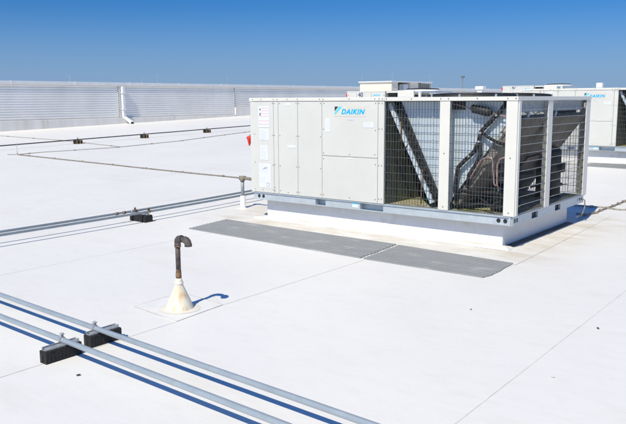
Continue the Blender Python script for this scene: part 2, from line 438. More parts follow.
# middle pair, running back along the left of the unit
GM = 'conduits running past the left of the unit'
def midpipe(x, label):
    mb = MB(); pts = [(x, y*.5, rh(x, y*.5)+.15) for y in range(-30, 24)]
    mb.tube(pts, .0175, 12)
    t = mb.thing('conduit', 'conduitdull', (x, -1.2, .1), label, 'conduit', GM)
    return t
pl = midpipe(-5.375, 'grey conduit left of the unit with rusty couplings, outer pipe of the pair')
ql = midpipe(-5.155, 'grey conduit left of the unit, inner pipe of the pair')
for i, yy in enumerate((-1.60, -1.47, -1.33)):
    mb = MB(); z = rh(-5.375, yy)+.15
    mb.tube([(-5.375, yy-.02, z), (-5.375, yy+.02, z)], .0225, 12)
    mb.build('coupling', 'rustring' if i < 2 else 'strut', pl)
block(-5.47, -5.11, -1.30, -1.16, rh(-5.3, -1.2), .105, 'X', 'black rubber block carrying the two conduits left of the unit', None,
      [(-5.375, -1.27, .021, rh(-5.3, -1.2)+.15, 'Y', 'rustring'), (-5.155, -1.19, .021, rh(-5.3, -1.2)+.15, 'Y', 'rustring')])

# far pipe on striped supports
mb = MB(); mb.tube([(-17.5, y, rh(-17.5, y)+.135) for y in range(-14, 40)], .017, 8)
mb.thing('conduit', 'black', (-17.5, 8, .5), 'long dark pipe on striped blocks in front of the parapet', 'pipe')
for yy, lb in ((.2, 'black and orange striped block under the far pipe, off to the left'), (3.1, None), (5.97, 'leftmost black and orange striped block under the far pipe'), (8.70, 'middle black and orange striped block under the far pipe'), (11.75, 'black and orange striped block under the far pipe, nearest the unit')):
    if yy < 5: continue
    z = rh(-17.5, yy)
    block(-17.60, -17.40, yy-.11, yy+.11, z, .115, 'Y', lb, 'striped blocks under the far pipe', [(-17.5, yy, .03, z+.145, 'Y', 'conduit')], strut=False,
          tapes=((yy-.105, yy-.09), (yy+.01, yy+.03)))

# lightning-protection cables lying on the roof
def cable(pts, rad, label, mm='cable', grp=None, clip=.9, zoff=.012, name='roof_cable', cat='cable'):
    base = pts[0]
    t = empty(name, (base[0], base[1], rh(base[0], base[1])), label, cat, grp)
    dense = []
    for a, b in zip(pts, pts[1:]):
        L = math.dist(a[:2], b[:2]); k = max(1, int(L/.12))
        for i in range(k):
            f = i/k; x = a[0]+(b[0]-a[0])*f; y = a[1]+(b[1]-a[1])*f
            za = a[2] if len(a) > 2 else 0; zb = b[2] if len(b) > 2 else 0
            j = .018*noise.noise(Vector((x*.9, y*.9, 1.3)))
            dense.append((x+j, y+j, rh(x, y)+zoff+rad*.5+za+(zb-za)*f))
    x, y = pts[-1][:2]; dense.append((x, y, rh(x, y)+zoff+rad*.5+(pts[-1][2] if len(pts[-1]) > 2 else 0)))
    mb = MB(); mb.tube(dense, rad, 6); mb.build('strand', mm, t)
    if clip:
        step = max(1, int(clip/.12)); n = 0
        for i in range(step//2, len(dense), step):
            p = dense[i]
            if n >= 40: break
            mb = MB(); a = random.random()*.5
            mb.box(p[0]-.03, p[0]+.03, p[1]-.022, p[1]+.022, rh(p[0], p[1])+.001, p[2]+rad+.006, .004, Matrix.Rotation(a, 3, 'Z'))
            mb.build('clip', mm, t); n += 1
    return t
cable([(-16.05, 2.7), (-15.8, 2.87), (-15.83, 3.6), (-15.26, 5.75), (-15.4, 8.5), (-16.0, 11.2), (-16.4, 13.2), (-16.6, 22)], .010, 'thin grey cable along the roof parallel to the far pipe', clip=1.4)
cable([(-15.85, 2.86), (-12.1, 2.92), (-9.84, 2.95), (-7.5, 3.05), (-5.7, 3.1)], .013, 'brown cable lying across the roof towards the left end of the unit', mm='gasbrown', clip=1.2)
cable([(-24.5, 6.1), (-18.8, 6.3), (-15.35, 6.0)], .010, 'thin tan cable crossing under the far pipe on blocks', clip=1.6)

# gas riser at the left end of the unit
gr = empty('gas_riser', (-4.875, .524, .02), 'grey upright pipe with a white foot and a brown elbow left of the unit', 'pipe')
mb = MB(); mb.tube([(-4.875, .524, .2), (-4.875, .524, .49)], .028, 12); mb.build('upright_pipe', 'ironpost', gr)
mb = MB(); mb.lathe(-4.875, .524, [(.075, .022), (.062, .03), (.045, .045), (.042, .23), (.034, .235)], 16); mb.build('flashing_sleeve', 'white', gr)
mb = MB(); mb.tube([(-4.875, .524, .47), (-4.875, .524, .535)], .04, 12); mb.tube([(-4.92, .50, .525), (-4.83, .55, .525)], .036, 10); mb.build('tee', 'gasbrown', gr)
mb = MB(); mb.tube([(-4.86, .53, .525), (-4.55, .56, .505), (-4.19, .57, .50)], .026, 10); mb.build('branch_pipe', 'gasbrown', gr)

# vent pipe through the roof
VX, VY = -1.326, -3.985
vp = empty('vent_pipe', (VX, VY, 0), 'rusty gooseneck vent pipe rising from a cream stained cone', 'vent pipe')
pc = [(-1.692, -4.189), (-1.06, -4.256), (-1.113, -3.672), (-1.72, -3.62)]
mb = MB(); mb.prism([(x, y, .001) for x, y in pc], (0, 0, .0035)); mb.build('base_patch', 'roofpatch', vp)
for a, b in zip(pc, pc[1:]+pc[:1]):
    pass
mb = MB(); mb.lathe(VX, VY, [(.180, .0065), (.15, .0085), (.125, .011), (.02, .012)], 40, wob=.10); mb.build('flange', 'flange', vp)
mb = MB(); mb.lathe(VX, VY, [(.126, .010), (.120, .016), (.117, .024), (.098, .072), (.070, .135), (.044, .195), (.035, .218), (.033, .235), (.030, .255), (.026, .275)], 36, wob=.012); mb.build('cone', 'cone', vp)
mb = MB(); mb.lathe(VX, VY, [(.037, .222), (.039, .226), (.039, .240), (.036, .244)], 24); mb.build('band_clamp', 'flange', vp)
mb = MB(); mb.tube([(VX, VY, .26), (VX-.001, VY, .295), (VX, VY, .33), (VX, VY, .352)], [.0235, .0255, .0235, .0218], 16); mb.build('rusted_collar', 'rustring', vp)
mb = MB(); mb.tube([(VX, VY, .335), (VX, VY, .58)], .0215, 16); mb.build('riser', 'rustpipe', vp)
mb = MB()
mb.tube([(VX, VY, 0.553), (VX, VY, 0.576), (VX, VY, 0.578), (VX, VY, 0.59), (VX+.006, VY, 0.607), (VX+.02, VY, 0.62), (VX+.036, VY, 0.624), (VX+.038, VY, 0.624), (VX+.056, VY, 0.624)], [.028, .028, .027, .028, .030, .030, .0285, .0315, .0315], 14)
mb.build('elbow', 'rustpipe', vp)
mb = MB()
mb.tube([(VX+.05, VY, 0.624), (VX+.085, VY, 0.622), (VX+.087, VY, 0.622), (VX+.108, VY, 0.618), (VX+.126, VY, 0.606), (VX+.133, VY, 0.588), (VX+.134, VY, 0.586), (VX+.134, VY, 0.568)], [.0225, .0225, .030, .031, .031, .030, .0325, .0325], 14)
mb.build('spout', 'rustpipe', vp)
mb = MB(); mb.tube([(VX, VY, .548), (VX, VY, .560)], .0295, 14); mb.build('thread_ring', 'rustring', vp)
for a, b in zip(pc, pc[1:]+pc[:1]): seam([a, b], .007, name='patch_edge', m='edge', dz=.0055)

# ------------------------------------------------------------------ walkway pads
def pad(q, label):                                # q: near-left, far-left, far-right, near-right; ribs run along x
    mb = MB(); n = 11
    nl, fl, fr, nr = [Vector((a, b, 0)) for a, b in q]
    rows = []
    for i in range(n+1):
        for (f, z) in ((0, .005), (.10, .014), (.62, .014), (.72, .005)):
            t = (i+f)/(n+.72)
            a = nl.lerp(fl, t); b = nr.lerp(fr, t); row = []
            a = a+Vector((.010*noise.noise(Vector((i*.45, a.x, 1))), 0, 0)); b = b+Vector((.016*noise.noise(Vector((i*.3, b.x, 4)))-(.05*max(0, 1-t*5) if b.x > 0 else 0), 0, 0))
            for k in range(13):
                p = a.lerp(b, k/12)
                row.append(mb.bm.verts.new((p.x, p.y, rh(p.x, p.y)+z)))
            rows.append(row)
    for r0, r1 in zip(rows, rows[1:]):
        for k in range(12): mb.bm.faces.new((r0[k], r0[k+1], r1[k+1], r1[k])).smooth = False
    for row in (rows[0], rows[-1]):
        lowv = [mb.bm.verts.new((v.co.x, v.co.y, v.co.z-.006)) for v in row]
        for k in range(12): mb.bm.faces.new((row[k], row[k+1], lowv[k+1], lowv[k]))
    for k_ in (0, -1):                                # close the two ends down to the roof
        lowv = [mb.bm.verts.new((r_[k_].co.x, r_[k_].co.y, r_[k_].co.z-.004-(.009 if i_ % 4 in (1, 2) else 0))) for i_, r_ in enumerate(rows)]
        for i_ in range(len(rows)-1): mb.bm.faces.new((rows[i_][k_], rows[i_+1][k_], lowv[i_+1], lowv[i_]))
    c = (nl+fr)/2
    return mb.thing('walkway_pad', 'pad', (c.x, c.y, 0), label, 'walkway pad', 'grey walkway pads')
pad([(-4.23, -1.25), (-4.33, -.41), (-1.305, -.475), (-1.215, -1.385)], 'long grey ribbed walkway pad in front of the solid cabinet')
pad([(-1.175, -1.395), (-1.255, -.50), (.268, -.615), (.325, -1.40)], 'shorter grey ribbed walkway pad in front of the caged end')

# ------------------------------------------------------------------ equipment curb and large rooftop unit
ZB, ZT, ZR, L, D = .414, 1.814, .295, 4.186, 2.579
def make_curb(label):
    cb = empty('roof_curb', (-L/2, D/2, 0), label, 'curb', 'curbs under the large units')
    mb = MB(); x0, x1, y0, y1 = -L+.16, -.205, .175, D-.17
    mb.box(x0, x1, y0, y1, -.1, ZR-.002, .012); mb.build('curb_body', 'curb', cb)
    bm = MB()                                            # membrane toe in front
    for (xa, xb, ya, yb, rows) in ((x0-.13, x1+.15, y0-.19, y0-.002, 1),):
        nx, ny = 90, 12; vv = []
        for j in range(ny+1):
            row = []
            for i in range(nx+1):
                x = xa+(xb-xa)*i/nx; y = ya+(yb-ya)*j/ny
                e = min(1, min(i, nx-i)/1.)
                t = j/ny
                prof_ = (0, .026, .036, .039, .039, .038, .036, .034, .030, .022, .016, .016, .02)
                z = .002+e*(prof_[j]+.006*noise.noise(Vector((x*1.7, y*6, 2))))
                jag = .022*noise.noise(Vector((x*1.1, 4, 7)))*(1-t)
                row.append(bm.bm.verts.new((x, y+jag, z)))
            vv.append(row)
        for j in range(ny):
            for i in range(nx):
                f = bm.bm.faces.new((vv[j][i], vv[j][i+1], vv[j+1][i+1], vv[j+1][i])); f.smooth = True
    bm.build('membrane_toe', 'skirt', cb)
    mb = MB(); mb.box(x1+.001, x1+.10, y0+.02, y1, -.02, .007, .002); mb.build('dirt_shade_strip', 'darkline', cb, 'dark strip of dirt and painted shade along the right foot')  # dark colour holds the dirt plus the shade under the rail overhang
    return cb
curb1 = make_curb('white membrane covered curb under the nearest large unit')

def make_unit(label):
    U = empty('rooftop_unit', (-L/2, D/2, ZR), label, 'air conditioner', 'large caged rooftop units')
    def B(*a, **k):
        m_ = MB(); m_.box(*a, **k); return m_
    # ---- base rail
    yf = .028
    m_ = MB()
    slots = [(-2.97, -2.79), (-2.20, -1.83)]; xs = -L+.06
    for a, b in slots+[(-.05, None)]:
        m_.box(xs, a, yf, yf+.03, ZR, ZB-.018)
        if b:
            m_.box(a, b, yf+.002, yf+.03, ZR, ZR+.008)
            xs = b
    m_.box(-L+.05, -.045, yf-.018, yf+.06, ZB-.018, ZB-.004)
    fr = m_.build('base_rail', 'galv', U)
    for a, b in slots:
        m_ = MB(); m_.box(a-.01, b+.01, yf+.09, yf+.10, ZR, ZB-.02); m_.box(a-.01, a-.001, yf+.031, yf+.09, ZR, ZB-.02); m_.box(b+.001, b+.01, yf+.031, yf+.09, ZR, ZB-.02); m_.box(a-.0005, b+.0005, yf+.031, yf+.09, ZR, ZR+.004)
        m_.build('forklift_pocket', 'galv', fr)
    for x in (-.20, -.115, -4.05, -3.965):
        m_ = MB(); z = .349
        m_.tube([(x, yf-.0035, z), (x, yf+.004, z)], .026, 18); m_.build('knockout', 'black', fr)
    m_ = B(-2.33, -2.23, yf-.003, yf+.001, .325, .39); m_.build('rail_label', 'paper', fr)
    m_ = B(-2.33, -2.23, yf-.0045, yf-.002, .37, .39); m_.build('label_band', 'cyan2', fr)
    m_ = MB(); ss = [(.62, .82), (1.42, 1.62)]; ys = .03
    xr = -.028
    for a, b in ss+[(D-.03, None)]:
        m_.box(xr-.03, xr, ys, a, ZR, ZB-.018)
        if b:
            m_.box(xr-.03, xr-.002, a, b, ZR, ZR+.012); m_.box(xr-.03, xr-.002, a, b, ZB-.03, ZB-.018); ys = b
    m_.box(xr-.06, xr+.016, .02, D-.02, ZB-.018, ZB-.004)
    sr = m_.build('base_rail', 'galv', U)
    for a, b in ss: B(xr-.05, xr-.0315, a-.02, b+.02, ZR, ZB-.02).build('lifting_slot', 'black', sr)
    for y in (.085, .15):
        m_ = MB(); m_.box(xr-.002, xr+.0025, y, y+.035, .325, .375, .002); m_.build('knockout', 'black', sr)
    B(xr-.002, xr+.003, .235, .265, .35, .38).build('rail_label', 'paper', sr)
    B(xr-.002, xr+.003, .98, 1.05, .345, .375, rot=Matrix.Rotation(.4, 3, 'X')).build('rail_label', 'paper', sr)
    jb = B(xr-.001, xr+.012, 2.31, 2.47, .325, .395, .003).build('junction_plate', 'galv', U)
    for y in (2.35, 2.42): B(xr+.011, xr+.016, y-.018, y+.018, .34, .38, .003).build('knockout', 'black', jb)
    B(-L+.03, -L+.06, .03, D-.03, ZR, ZB-.004).build('base_rail', 'galv', U)
    B(-L+.06, -.06, D-.06, D-.03, ZR, ZB-.004).build('base_rail', 'galv', U)
    B(-L+.06, -.07, .07, D-.07, ZB-.02, ZB-.006).build('base_pan', 'floor', U)
    B(-.062, -.04, -.004, .03, ZR+.002, ZB-.02, .003).build('corner_bracket', 'galv', U)
    # ---- solid cabinet
    XC = -1.806
    B(-L+.03, XC-.03, .03, D-.02, ZB, ZT-.02).build('cabinet_core', 'paint', U)
    zl = ZT-.052
    def panel(xa, xb, za, zb_, screws, name='side_panel', label=None):
        p = B(xa+.003, xb-.003, 0, .032, za, zb_, .004).build(name, 'paint', U, label)
        if screws:
            for (sx, sz) in screws: screw(p, (sx, -.0045, sz), (sx, .003, sz), .0062)
        return p
    rows = (ZB+.05, .83, 1.27, zl-.03)
    pA = panel(-L, -3.723, ZB, zl, [(-L+.09, z) for z in (ZB+.04, .86, 1.28)]+[(-3.74, z) for z in rows]+[(-3.95, ZB+.04)])
    panel(-3.723, -3.632, ZB, zl, [(-3.705, z) for z in (ZB+.04, ZB+.09, .84, 1.27, zl-.03)])
    pB = panel(-3.632, -3.266, ZB, zl, [(-3.60, z) for z in rows]+[(-3.29, z) for z in rows]+[(-3.45, ZB+.03)])
    panel(-3.266, -2.829, ZB, zl, [(-3.245, z) for z in rows]+[(-2.852, z) for z in rows])
    pU = panel(-2.829, -1.905, 1.016, zl, [(-2.80, 1.05), (-2.80, 1.38), (-2.79, zl-.03), (-2.36, 1.045), (-1.95, 1.06), (-1.94, zl-.03), (-1.94, 1.38)], 'access_panel')
    pL = panel(-2.829, -1.905, ZB, 1.010, [(-2.80, ZB+.05), (-2.80, .97), (-2.36, ZB+.04), (-1.94, ZB+.05), (-1.94, .93)], 'access_panel')
    panel(-1.905, XC, ZB, zl, [(-1.885, z) for z in (ZB+.06, .92, 1.40, zl-.03)]+[(-1.84, z) for z in (ZB+.06, .92, 1.40, zl-.03)])
    B(-L, -L+.035, .033, D-.02, ZB, zl, .004).build('end_panel', 'paint', U)
    m_ = MB()
    for x0_, x1_ in ((-L, -3.2), (-3.2, -2.6), (-2.6, -1.95), (-1.95, XC)): m_.box(x0_+.003, x1_-.003, D-.022, D-.005, ZB, zl, .003)
    m_.build('rear_panel', 'paint', U)
    tc = B(-L-.008, XC+.004, -.010, D+.004, zl+.003, ZT, .005).build('top_cover', 'paint_edge', U)
    for x in (-4.12, -3.95, -3.71, -3.64, -3.45, -3.26, -2.86, -2.8, -2.36, -1.95, -1.88, -1.83): screw(tc, (x, -.0145, zl+.028), (x, -.006, zl+.028), .0065)
    # ---- papers and lettering on the cabinet
    def sheet(xa, xb, za, zb_, p, name='label_sheet', mm='paper', lab=None): return B(xa, xb, -.0035, .001, za, zb_).build(name, mm, p, lab)
    s1 = sheet(-4.015, -3.80, 1.385, 1.695, pA, lab='white label sheet with red lines')
    m_ = MB()
    for k, z in enumerate((1.66, 1.625, 1.582, 1.545, 1.475, 1.425)): m_.box(-3.955 if k < 3 else -4.01, -3.805, -.0045, -.003, z, z+.007)
    m_.build('red_lines', 'pink', s1)
    m_ = MB(); m_.box(-3.99, -3.968, -.0048, -.003, 1.555, 1.595); m_.prism([(-3.998, -.0048, 1.635), (-3.96, -.0048, 1.635), (-3.979, -.0048, 1.665)], (0, .0015, 0)); m_.build('symbols', 'ink', s1)
    s2 = sheet(-4.0, -3.815, 1.195, 1.36, pA); s3 = sheet(-3.99, -3.835, .90, 1.115, pA); s4 = sheet(-4.02, -3.785, .485, .845, pA)
    def lines(s_, xa, xb, za, zb_, n, seed):
        rr = random.Random(seed); m_ = MB()
        for k in range(n):
            z = zb_-(k+.5)*(zb_-za)/n
            m_.box(xa+.015, xa+.015+(xb-xa-.03)*rr.uniform(.45, 1), -.0043, -.003, z-.0018, z+.0018)
        m_.build('small_print', 'faint', s_)
    lines(s2, -4.0, -3.815, 1.20, 1.345, 9, 1); lines(s3, -3.99, -3.835, .91, 1.10, 11, 2); lines(s4, -4.02, -3.785, .70, .83, 5, 3); lines(s4, -4.02, -3.785, .55, .64, 3, 4)
    m_ = MB(); m_.tube([(-3.93, -.004, .76), (-3.90, -.004, .785), (-3.87, -.004, .775), (-3.86, -.004, .80)], .004, 5)
    for a in ((-3.865, .51, -3.815, .514), (-3.865, .556, -3.815, .56), (-3.865, .51, -3.861, .56), (-3.819, .51, -3.815, .56)): m_.box(a[0], a[2], -.0045, -.003, a[1], a[3])
    m_.build('diagram', 'ink', s4)
    sheet(-3.46, -3.31, 1.10, 1.135, pB, 'small_label', 'paper'); sheet(-3.49, -3.40, 1.70, 1.735, pB, 'small_label', 'paper')
    s5 = sheet(-2.77, -2.69, 1.34, 1.53, pU, 'small_label', 'paper'); lines(s5, -2.77, -2.69, 1.36, 1.52, 7, 5)
    s6 = sheet(-2.13, -1.975, 1.415, 1.485, pU, 'small_label', 'paper'); lines(s6, -2.13, -1.975, 1.42, 1.48, 3, 6)
    B(-2.39, -2.29, -.0025, .001, 1.505, 1.525).build('small_label', 'faint', pU)
    plate = B(-2.615, -2.095, -.003, .001, 1.558, 1.70).build('logo_plate', 'cream', pU)
    yl = -.0036
    m_ = MB(); m_.prism([(-2.606, yl, 1.69), (-2.545, yl, 1.69), (-2.606, yl, 1.625)], (0, .0012, 0)); m_.build('logo_corner', 'logodark', plate)
    m_ = MB(); m_.prism([(-2.53, yl, 1.69), (-2.475, yl, 1.69), (-2.606, yl, 1.572), (-2.606, yl, 1.61)], (0, .0012, 0)); m_.build('logo_band', 'cyan2', plate)
    o, w = lettering('DAIKIN', .125, .0065, .28, 'cyan', 'brand_lettering', plate, (0, 0, 0), spacing=1.16)
    xs_ = [v.co.x for v in o.data.vertices]; zs_ = [v.co.z for v in o.data.vertices]; ox = min(xs_); oz = min(zs_); hz = max(zs_)-oz
    base = wloc(plate)
    for v in o.data.vertices:
        v.co.x = -2.497+(v.co.x-ox)/w*.39-base.x; v.co.z = 1.585+(v.co.z-oz)/hz*.072-base.z; v.co.y = yl+(.0012 if v.co.y+base.y > 0 else 0)-base.y
    B(-2.42, -2.31, -.0025, .001, .985, .998).build('small_label', 'paper', pL)
    # ---- cage frame
    def post(x0_, x1_, y0_, y1_, name='corner_post'): return B(x0_, x1_, y0_, y1_, ZB-.002, zl-.001, .003)
    def angle(xa, xb, ya, yb, sx, sy):
        m_ = MB(); t_ = .012                           # L section: flange on front/rear and on side
        y_ = ya if sy < 0 else yb-t_
        m_.box(xa, xb, y_, y_+t_, ZB-.002, zl-.001, .003)
        x_ = xb-t_ if sx > 0 else xa
        if sy < 0: m_.box(x_, x_+t_, ya+t_+.0005, yb, ZB-.002, zl-.001, .002)
        else: m_.box(x_, x_+t_, ya, yb-t_-.0005, ZB-.002, zl-.001, .002)
        return m_
    def screws_on(p, pts, ax):
        for (x, y, z) in pts: screw(p, (x, y-.005, z), (x, y+.004, z), .007)
    p = angle(-.137, 0, 0, .088, 1, -1).build('corner_post', 'paint_edge', U); screws_on(p, [(-.07, 0, 1.1), (-.07, 0, ZB+.04)], 'y')
    B(-.004, .010, .030, .088, ZB+.004, zl-.004, .002).build('post_trim', 'paint_edge', p)
    p = B(-1.0, -.862, 0, .06, ZB-.002, zl-.001, .004).build('post', 'paint_edge', U); screws_on(p, [(-.93, 0, 1.12), (-.93, 0, ZB+.04)], 'y')
    B(-.06, 0, .965, 1.12, ZB-.002, zl-.001, .004).build('post', 'paint_edge', U)
    angle(-.137, 0, D-.17, D, 1, 1).build('corner_post', 'paint_edge', U)
    B(-1.0, -.862, D-.06, D, ZB-.002, zl-.001, .004).build('post', 'paint_edge', U)
    tb = MB(); tb.box(XC+.006, .006, -.008, .05, zl, ZT-.004, .004); tb = tb.build('top_beam', 'paint_edge', U)
    screws_on(tb, [(x, -.008, zl+.026) for x in (-1.77, -1.4, -.985, -.88, -.5, -.12, -.02)], 'y')
    B(-.05, .006, .052, D-.052, zl, ZT-.004, .004).build('top_beam', 'paint_edge', U)
    B(XC+.006, .006, D-.05, D+.004, zl, ZT-.004, .004).build('top_beam', 'paint_edge', U)
    # ---- fan deck: sheet with two round openings, rings, guards, fans
    fans = ((-.92, .70), (-.92, 1.90)); fr_ = .56
    m_ = MB(); bm = m_.bm; zd = ZT-.006
    for (cx, cy), (ya, yb) in zip(fans, ((.052, 1.30), (1.302, D-.052))):
        sq = []; ci = []; N = 48
        for k in range(N):
            a = 2*PI*k/N; c_, s_ = math.cos(a), math.sin(a)
            ci.append((cx+fr_*c_, cy+fr_*s_))
            tx = ((-.052 if c_ > 0 else XC+.01)-cx)/c_ if abs(c_) > 1e-6 else 1e9
            ty = ((yb if s_ > 0 else ya)-cy)/s_ if abs(s_) > 1e-6 else 1e9
            t_ = min(tx, ty); sq.append((cx+t_*c_, cy+t_*s_))
        vi = [bm.verts.new((x, y, zd)) for x, y in ci]; vo = [bm.verts.new((x, y, zd)) for x, y in sq]
        vi2 = [bm.verts.new((x, y, zd-.01)) for x, y in ci]; vo2 = [bm.verts.new((x, y, zd-.01)) for x, y in sq]
        for k in range(N):
            j = (k+1) % N
            bm.faces.new((vi[k], vi[j], vo[j], vo[k])); bm.faces.new((vi2[k], vo2[k], vo2[j], vi2[j])); bm.faces.new((vi[k], vi2[k], vi2[j], vi[j]))
    m_.build('fan_deck', 'galv', U)
    for cx, cy in fans:
        m_ = MB(); m_.lathe(cx, cy, [(fr_-.004, zd-.16), (fr_-.004, zd+.02), (fr_+.012, zd+.026), (fr_+.012, zd+.002)], 48, closed_top=False)
        ring = m_.build('fan_shroud', 'black', U)
        m_ = MB()
        for k in range(9):
            rr = fr_*(1-k/9.5)+.01; z = zd+.026+.026*(1-(rr/fr_)**2)**.6 if rr < fr_ else zd+.027
            m_.tube([(cx+rr*math.cos(2*PI*q/40), cy+rr*math.sin(2*PI*q/40), z) for q in range(41)], .0045, 5)
        for q in range(16):
            a = 2*PI*q/16
            m_.tube([(cx+rr_*math.cos(a), cy+rr_*math.sin(a), zd+.027+(.026*max(0, 1-(rr_/fr_)**2)**.6)) for rr_ in (fr_+.005, fr_*.92, fr_*.75, fr_*.5, fr_*.12)], .005, 5)
        m_.build('fan_guard', 'black', ring)
        for q in range(8):
            a = 2*PI*q/8+.2; x, y = cx+(fr_+.012)*math.cos(a), cy+(fr_+.012)*math.sin(a)
            B(x-.012, x+.012, y-.012, y+.012, zd+.001, zd+.034, .003).build('guard_bolt', 'strut', ring)
        m_ = MB(); m_.lathe(cx, cy, [(.10, zd-.26), (.10, zd-.05), (.06, zd-.03)], 20); hub = m_.build('fan_motor', 'black', U)
        for q in range(4):
            a0 = 2*PI*q/4+.3; m_ = MB(); pv = []
            for k in range(7):
                rr = .09+(fr_-.12)*k/6; w_ = .10+.16*k/6
                a1 = a0-w_/max(rr, .2)*.5; a2 = a0+w_/max(rr, .2)*.5
                pv.append([m_.bm.verts.new((cx+rr*math.cos(a), cy+rr*math.sin(a), zz)) for a, zz in ((a1, zd-.12), (a2, zd-.05), (a2, zd-.054), (a1, zd-.124))])
            for a, b in zip(pv, pv[1:]):
                for k in range(4): m_.bm.faces.new((a[k], a[(k+1) % 4], b[(k+1) % 4], b[k]))
            m_.bm.faces.new(pv[-1]); m_.build('fan_blade', 'black', hub)
    # ---- skirt under the deck
    B(-.075, -.062, .10, D-.1, 1.625, zl-.002).build('deck_skirt', 'galv', U)
    for y in (.42, 1.32):
        m_ = MB(); m_.box(-.060, -.045, y, y+.05, 1.53, 1.63, .003, rot=Matrix.Rotation(-.75, 3, 'X')); m_.build('skirt_bracket', 'sheet', U)
    B(XC+.012, -.14, D-.095, D-.082, 1.625, zl-.002).build('deck_skirt', 'galv', U)
    # ---- wire guards
    def guard(kind, a0, a1, fix, mm, z0=ZB+.012, z1=zl-.006, dv=.0405, dh=.105):
        m_ = MB(); w = .0022
        n = max(2, round((a1-a0)/dv))
        for k in range(n+1):
            a = a0+(a1-a0)*k/n
            if kind == 'x': m_.box(a-w, a+w, fix-w, fix+w, z0, z1)
            else: m_.box(fix-w, fix+w, a-w, a+w, z0, z1)
        n = round((z1-z0)/dh)
        for k in range(n+1):
            z = z0+(z1-z0)*k/n; e = .010
            if kind == 'x': m_.box(a0-e, a1+e, fix-w*2.6, fix-w*1.02, z-w*1.25, z+w*1.25)
            else: m_.box(fix+w*1.02, fix+w*2.6, a0-e, a1+e, z-w*1.25, z+w*1.25)
        return m_.build('wire_guard', mm, U)
    guard('x', XC+.012, -1.006, .012, 'wire'); guard('x', -.856, -.143, .014, 'wire')
    def sideguard(y0_, y1_):
        m_ = MB(); n = 13; z0, z1 = ZB+.012, zl-.006
        for k in range(n+1):
            z = z0+(z1-z0)*k/n; m_.box(-.012, -.0065, y0_-.008, y1_+.008, z-.003, z+.003)
        hz = m_.build('wire_guard', 'wireside', U)
        m_ = MB(); nv = round((y1_-y0_)/.0405)
        for k in range(nv+1):
            y = y0_+(y1_-y0_)*k/nv; m_.box(-.0165, -.0125, y-.0014, y+.0014, z0, z1)
        m_.build('upright_wires', 'black', hz)
    sideguard(.095, .958); sideguard(1.127, D-.178)
    m_ = guard('x', XC+.03, -1.006, D-.016, 'wire'); m_ = guard('x', -.856, -.143, D-.016, 'wire')
    # ---- inside: partition, V coils, end sheets, compressor, pipes
    B(XC-.028, XC+.002, .04, D-.03, ZB, zl).build('partition', 'darkpart', U)
    yc0, yc1 = .17, D-.16
    def slab(p0, p1, th, y0_, y1_, name, mm):
        (xa, za), (xb, zb_) = p0, p1; d = Vector((xb-xa, 0, zb_-za)).normalized(); n_ = Vector((-d.z, 0, d.x))*th/2
        P = [Vector((xa, y0_, za))-n_, Vector((xb, y0_, zb_))-n_, Vector((xb, y0_, zb_))+n_, Vector((xa, y0_, za))+n_]
        m_ = MB(); m_.prism(P, (0, y1_-y0_, 0)); return m_.build(name, mm, U)
    c1a, c1b = (-1.70, 1.70), (-1.09, .50); c2a, c2b = (-.855, .465), (-.05, 1.565)
    for (a, b) in ((c1a, c1b), (c2a, c2b)):
        c = slab(a, b, .085, yc0, yc1, 'coil', 'coil')
        # fin-guard rails along the coil
        m_ = MB(); d = Vector((b[0]-a[0], 0, b[1]-a[1])); nrm = Vector((-d.z, 0, d.x)).normalized()
    # edge channel of coil 1, bright outer flange + dark return bends
    d = Vector((c1b[0]-c1a[0], 0, c1b[1]-c1a[1])).normalized(); n_ = Vector((-d.z, 0, d.x))
    def off(p, t): return (p[0]+n_.x*t, p[1]+n_.z*t)
    e1 = slab(off((c1a[0]-d.x*.07, c1a[1]-d.z*.07), -.075), off(c1b, -.06), .055, yc0-.07, yc0+.02, 'coil_flange', 'sheet')
    e2 = slab(off(c1a, .015), off(c1b, .005), .085, yc0-.03, yc0-.001, 'coil_end_plate', 'black')
    m_ = MB()
    for k in range(15):
        t = .05+k*.088
        for sgn in (-.02, .03):
            q = Vector((c1a[0], 0, c1a[1]))+d*t+n_*sgn
            pts = []
            for a in range(7):
                an = PI*a/6; pts.append((q.x+d.x*.022*math.cos(an), yc0-.035-.028*math.sin(an), q.z+d.z*.022*math.cos(an)))
            m_.tube(pts, .008, 6)
    m_.build('return_bends', 'copper' if False else 'black', e2)
    m_ = MB(); h0 = Vector((c1a[0], 0, c1a[1]))+d*.12+n_*.0
    m_.tube([(h0.x, yc0-.075, h0.z), (h0.x+d.x*.4, yc0-.08, h0.z+d.z*.4), (h0.x+d.x*.95, yc0-.075, h0.z+d.z*.95)], .014, 8); m_.build('header_pipe', 'insul', e2)
    # front and rear sheet closing the V
    for yy in (yc0+.005, yc1-.02):
        m_ = MB(); V = [(-1.66, zl-.004), (-.13, zl-.004), (-.15, 1.55), (-.885, .56), (-.94, ZB+.03), (-1.04, ZB+.03), (-1.06, .56)]
        m_.prism([(x, yy, z) for x, z in V], (0, .012, 0))
        sh_ = m_.build('baffle_sheet', 'sheet', U)
        m_ = MB()
        for x in (-1.40, -1.18, -.72, -.50): m_.box(x-.008, x+.008, yy-.010, yy+.001, 1.05 if x in (-1.18, -.72) else 1.35, zl-.01)
        m_.box(-1.62, -.15, yy-.008, yy+.002, 1.60, 1.615); m_.build('stiffener', 'sheet', sh_)
        if yy > 1: sh_['label'] = 'rear sheet closing the coil bay'
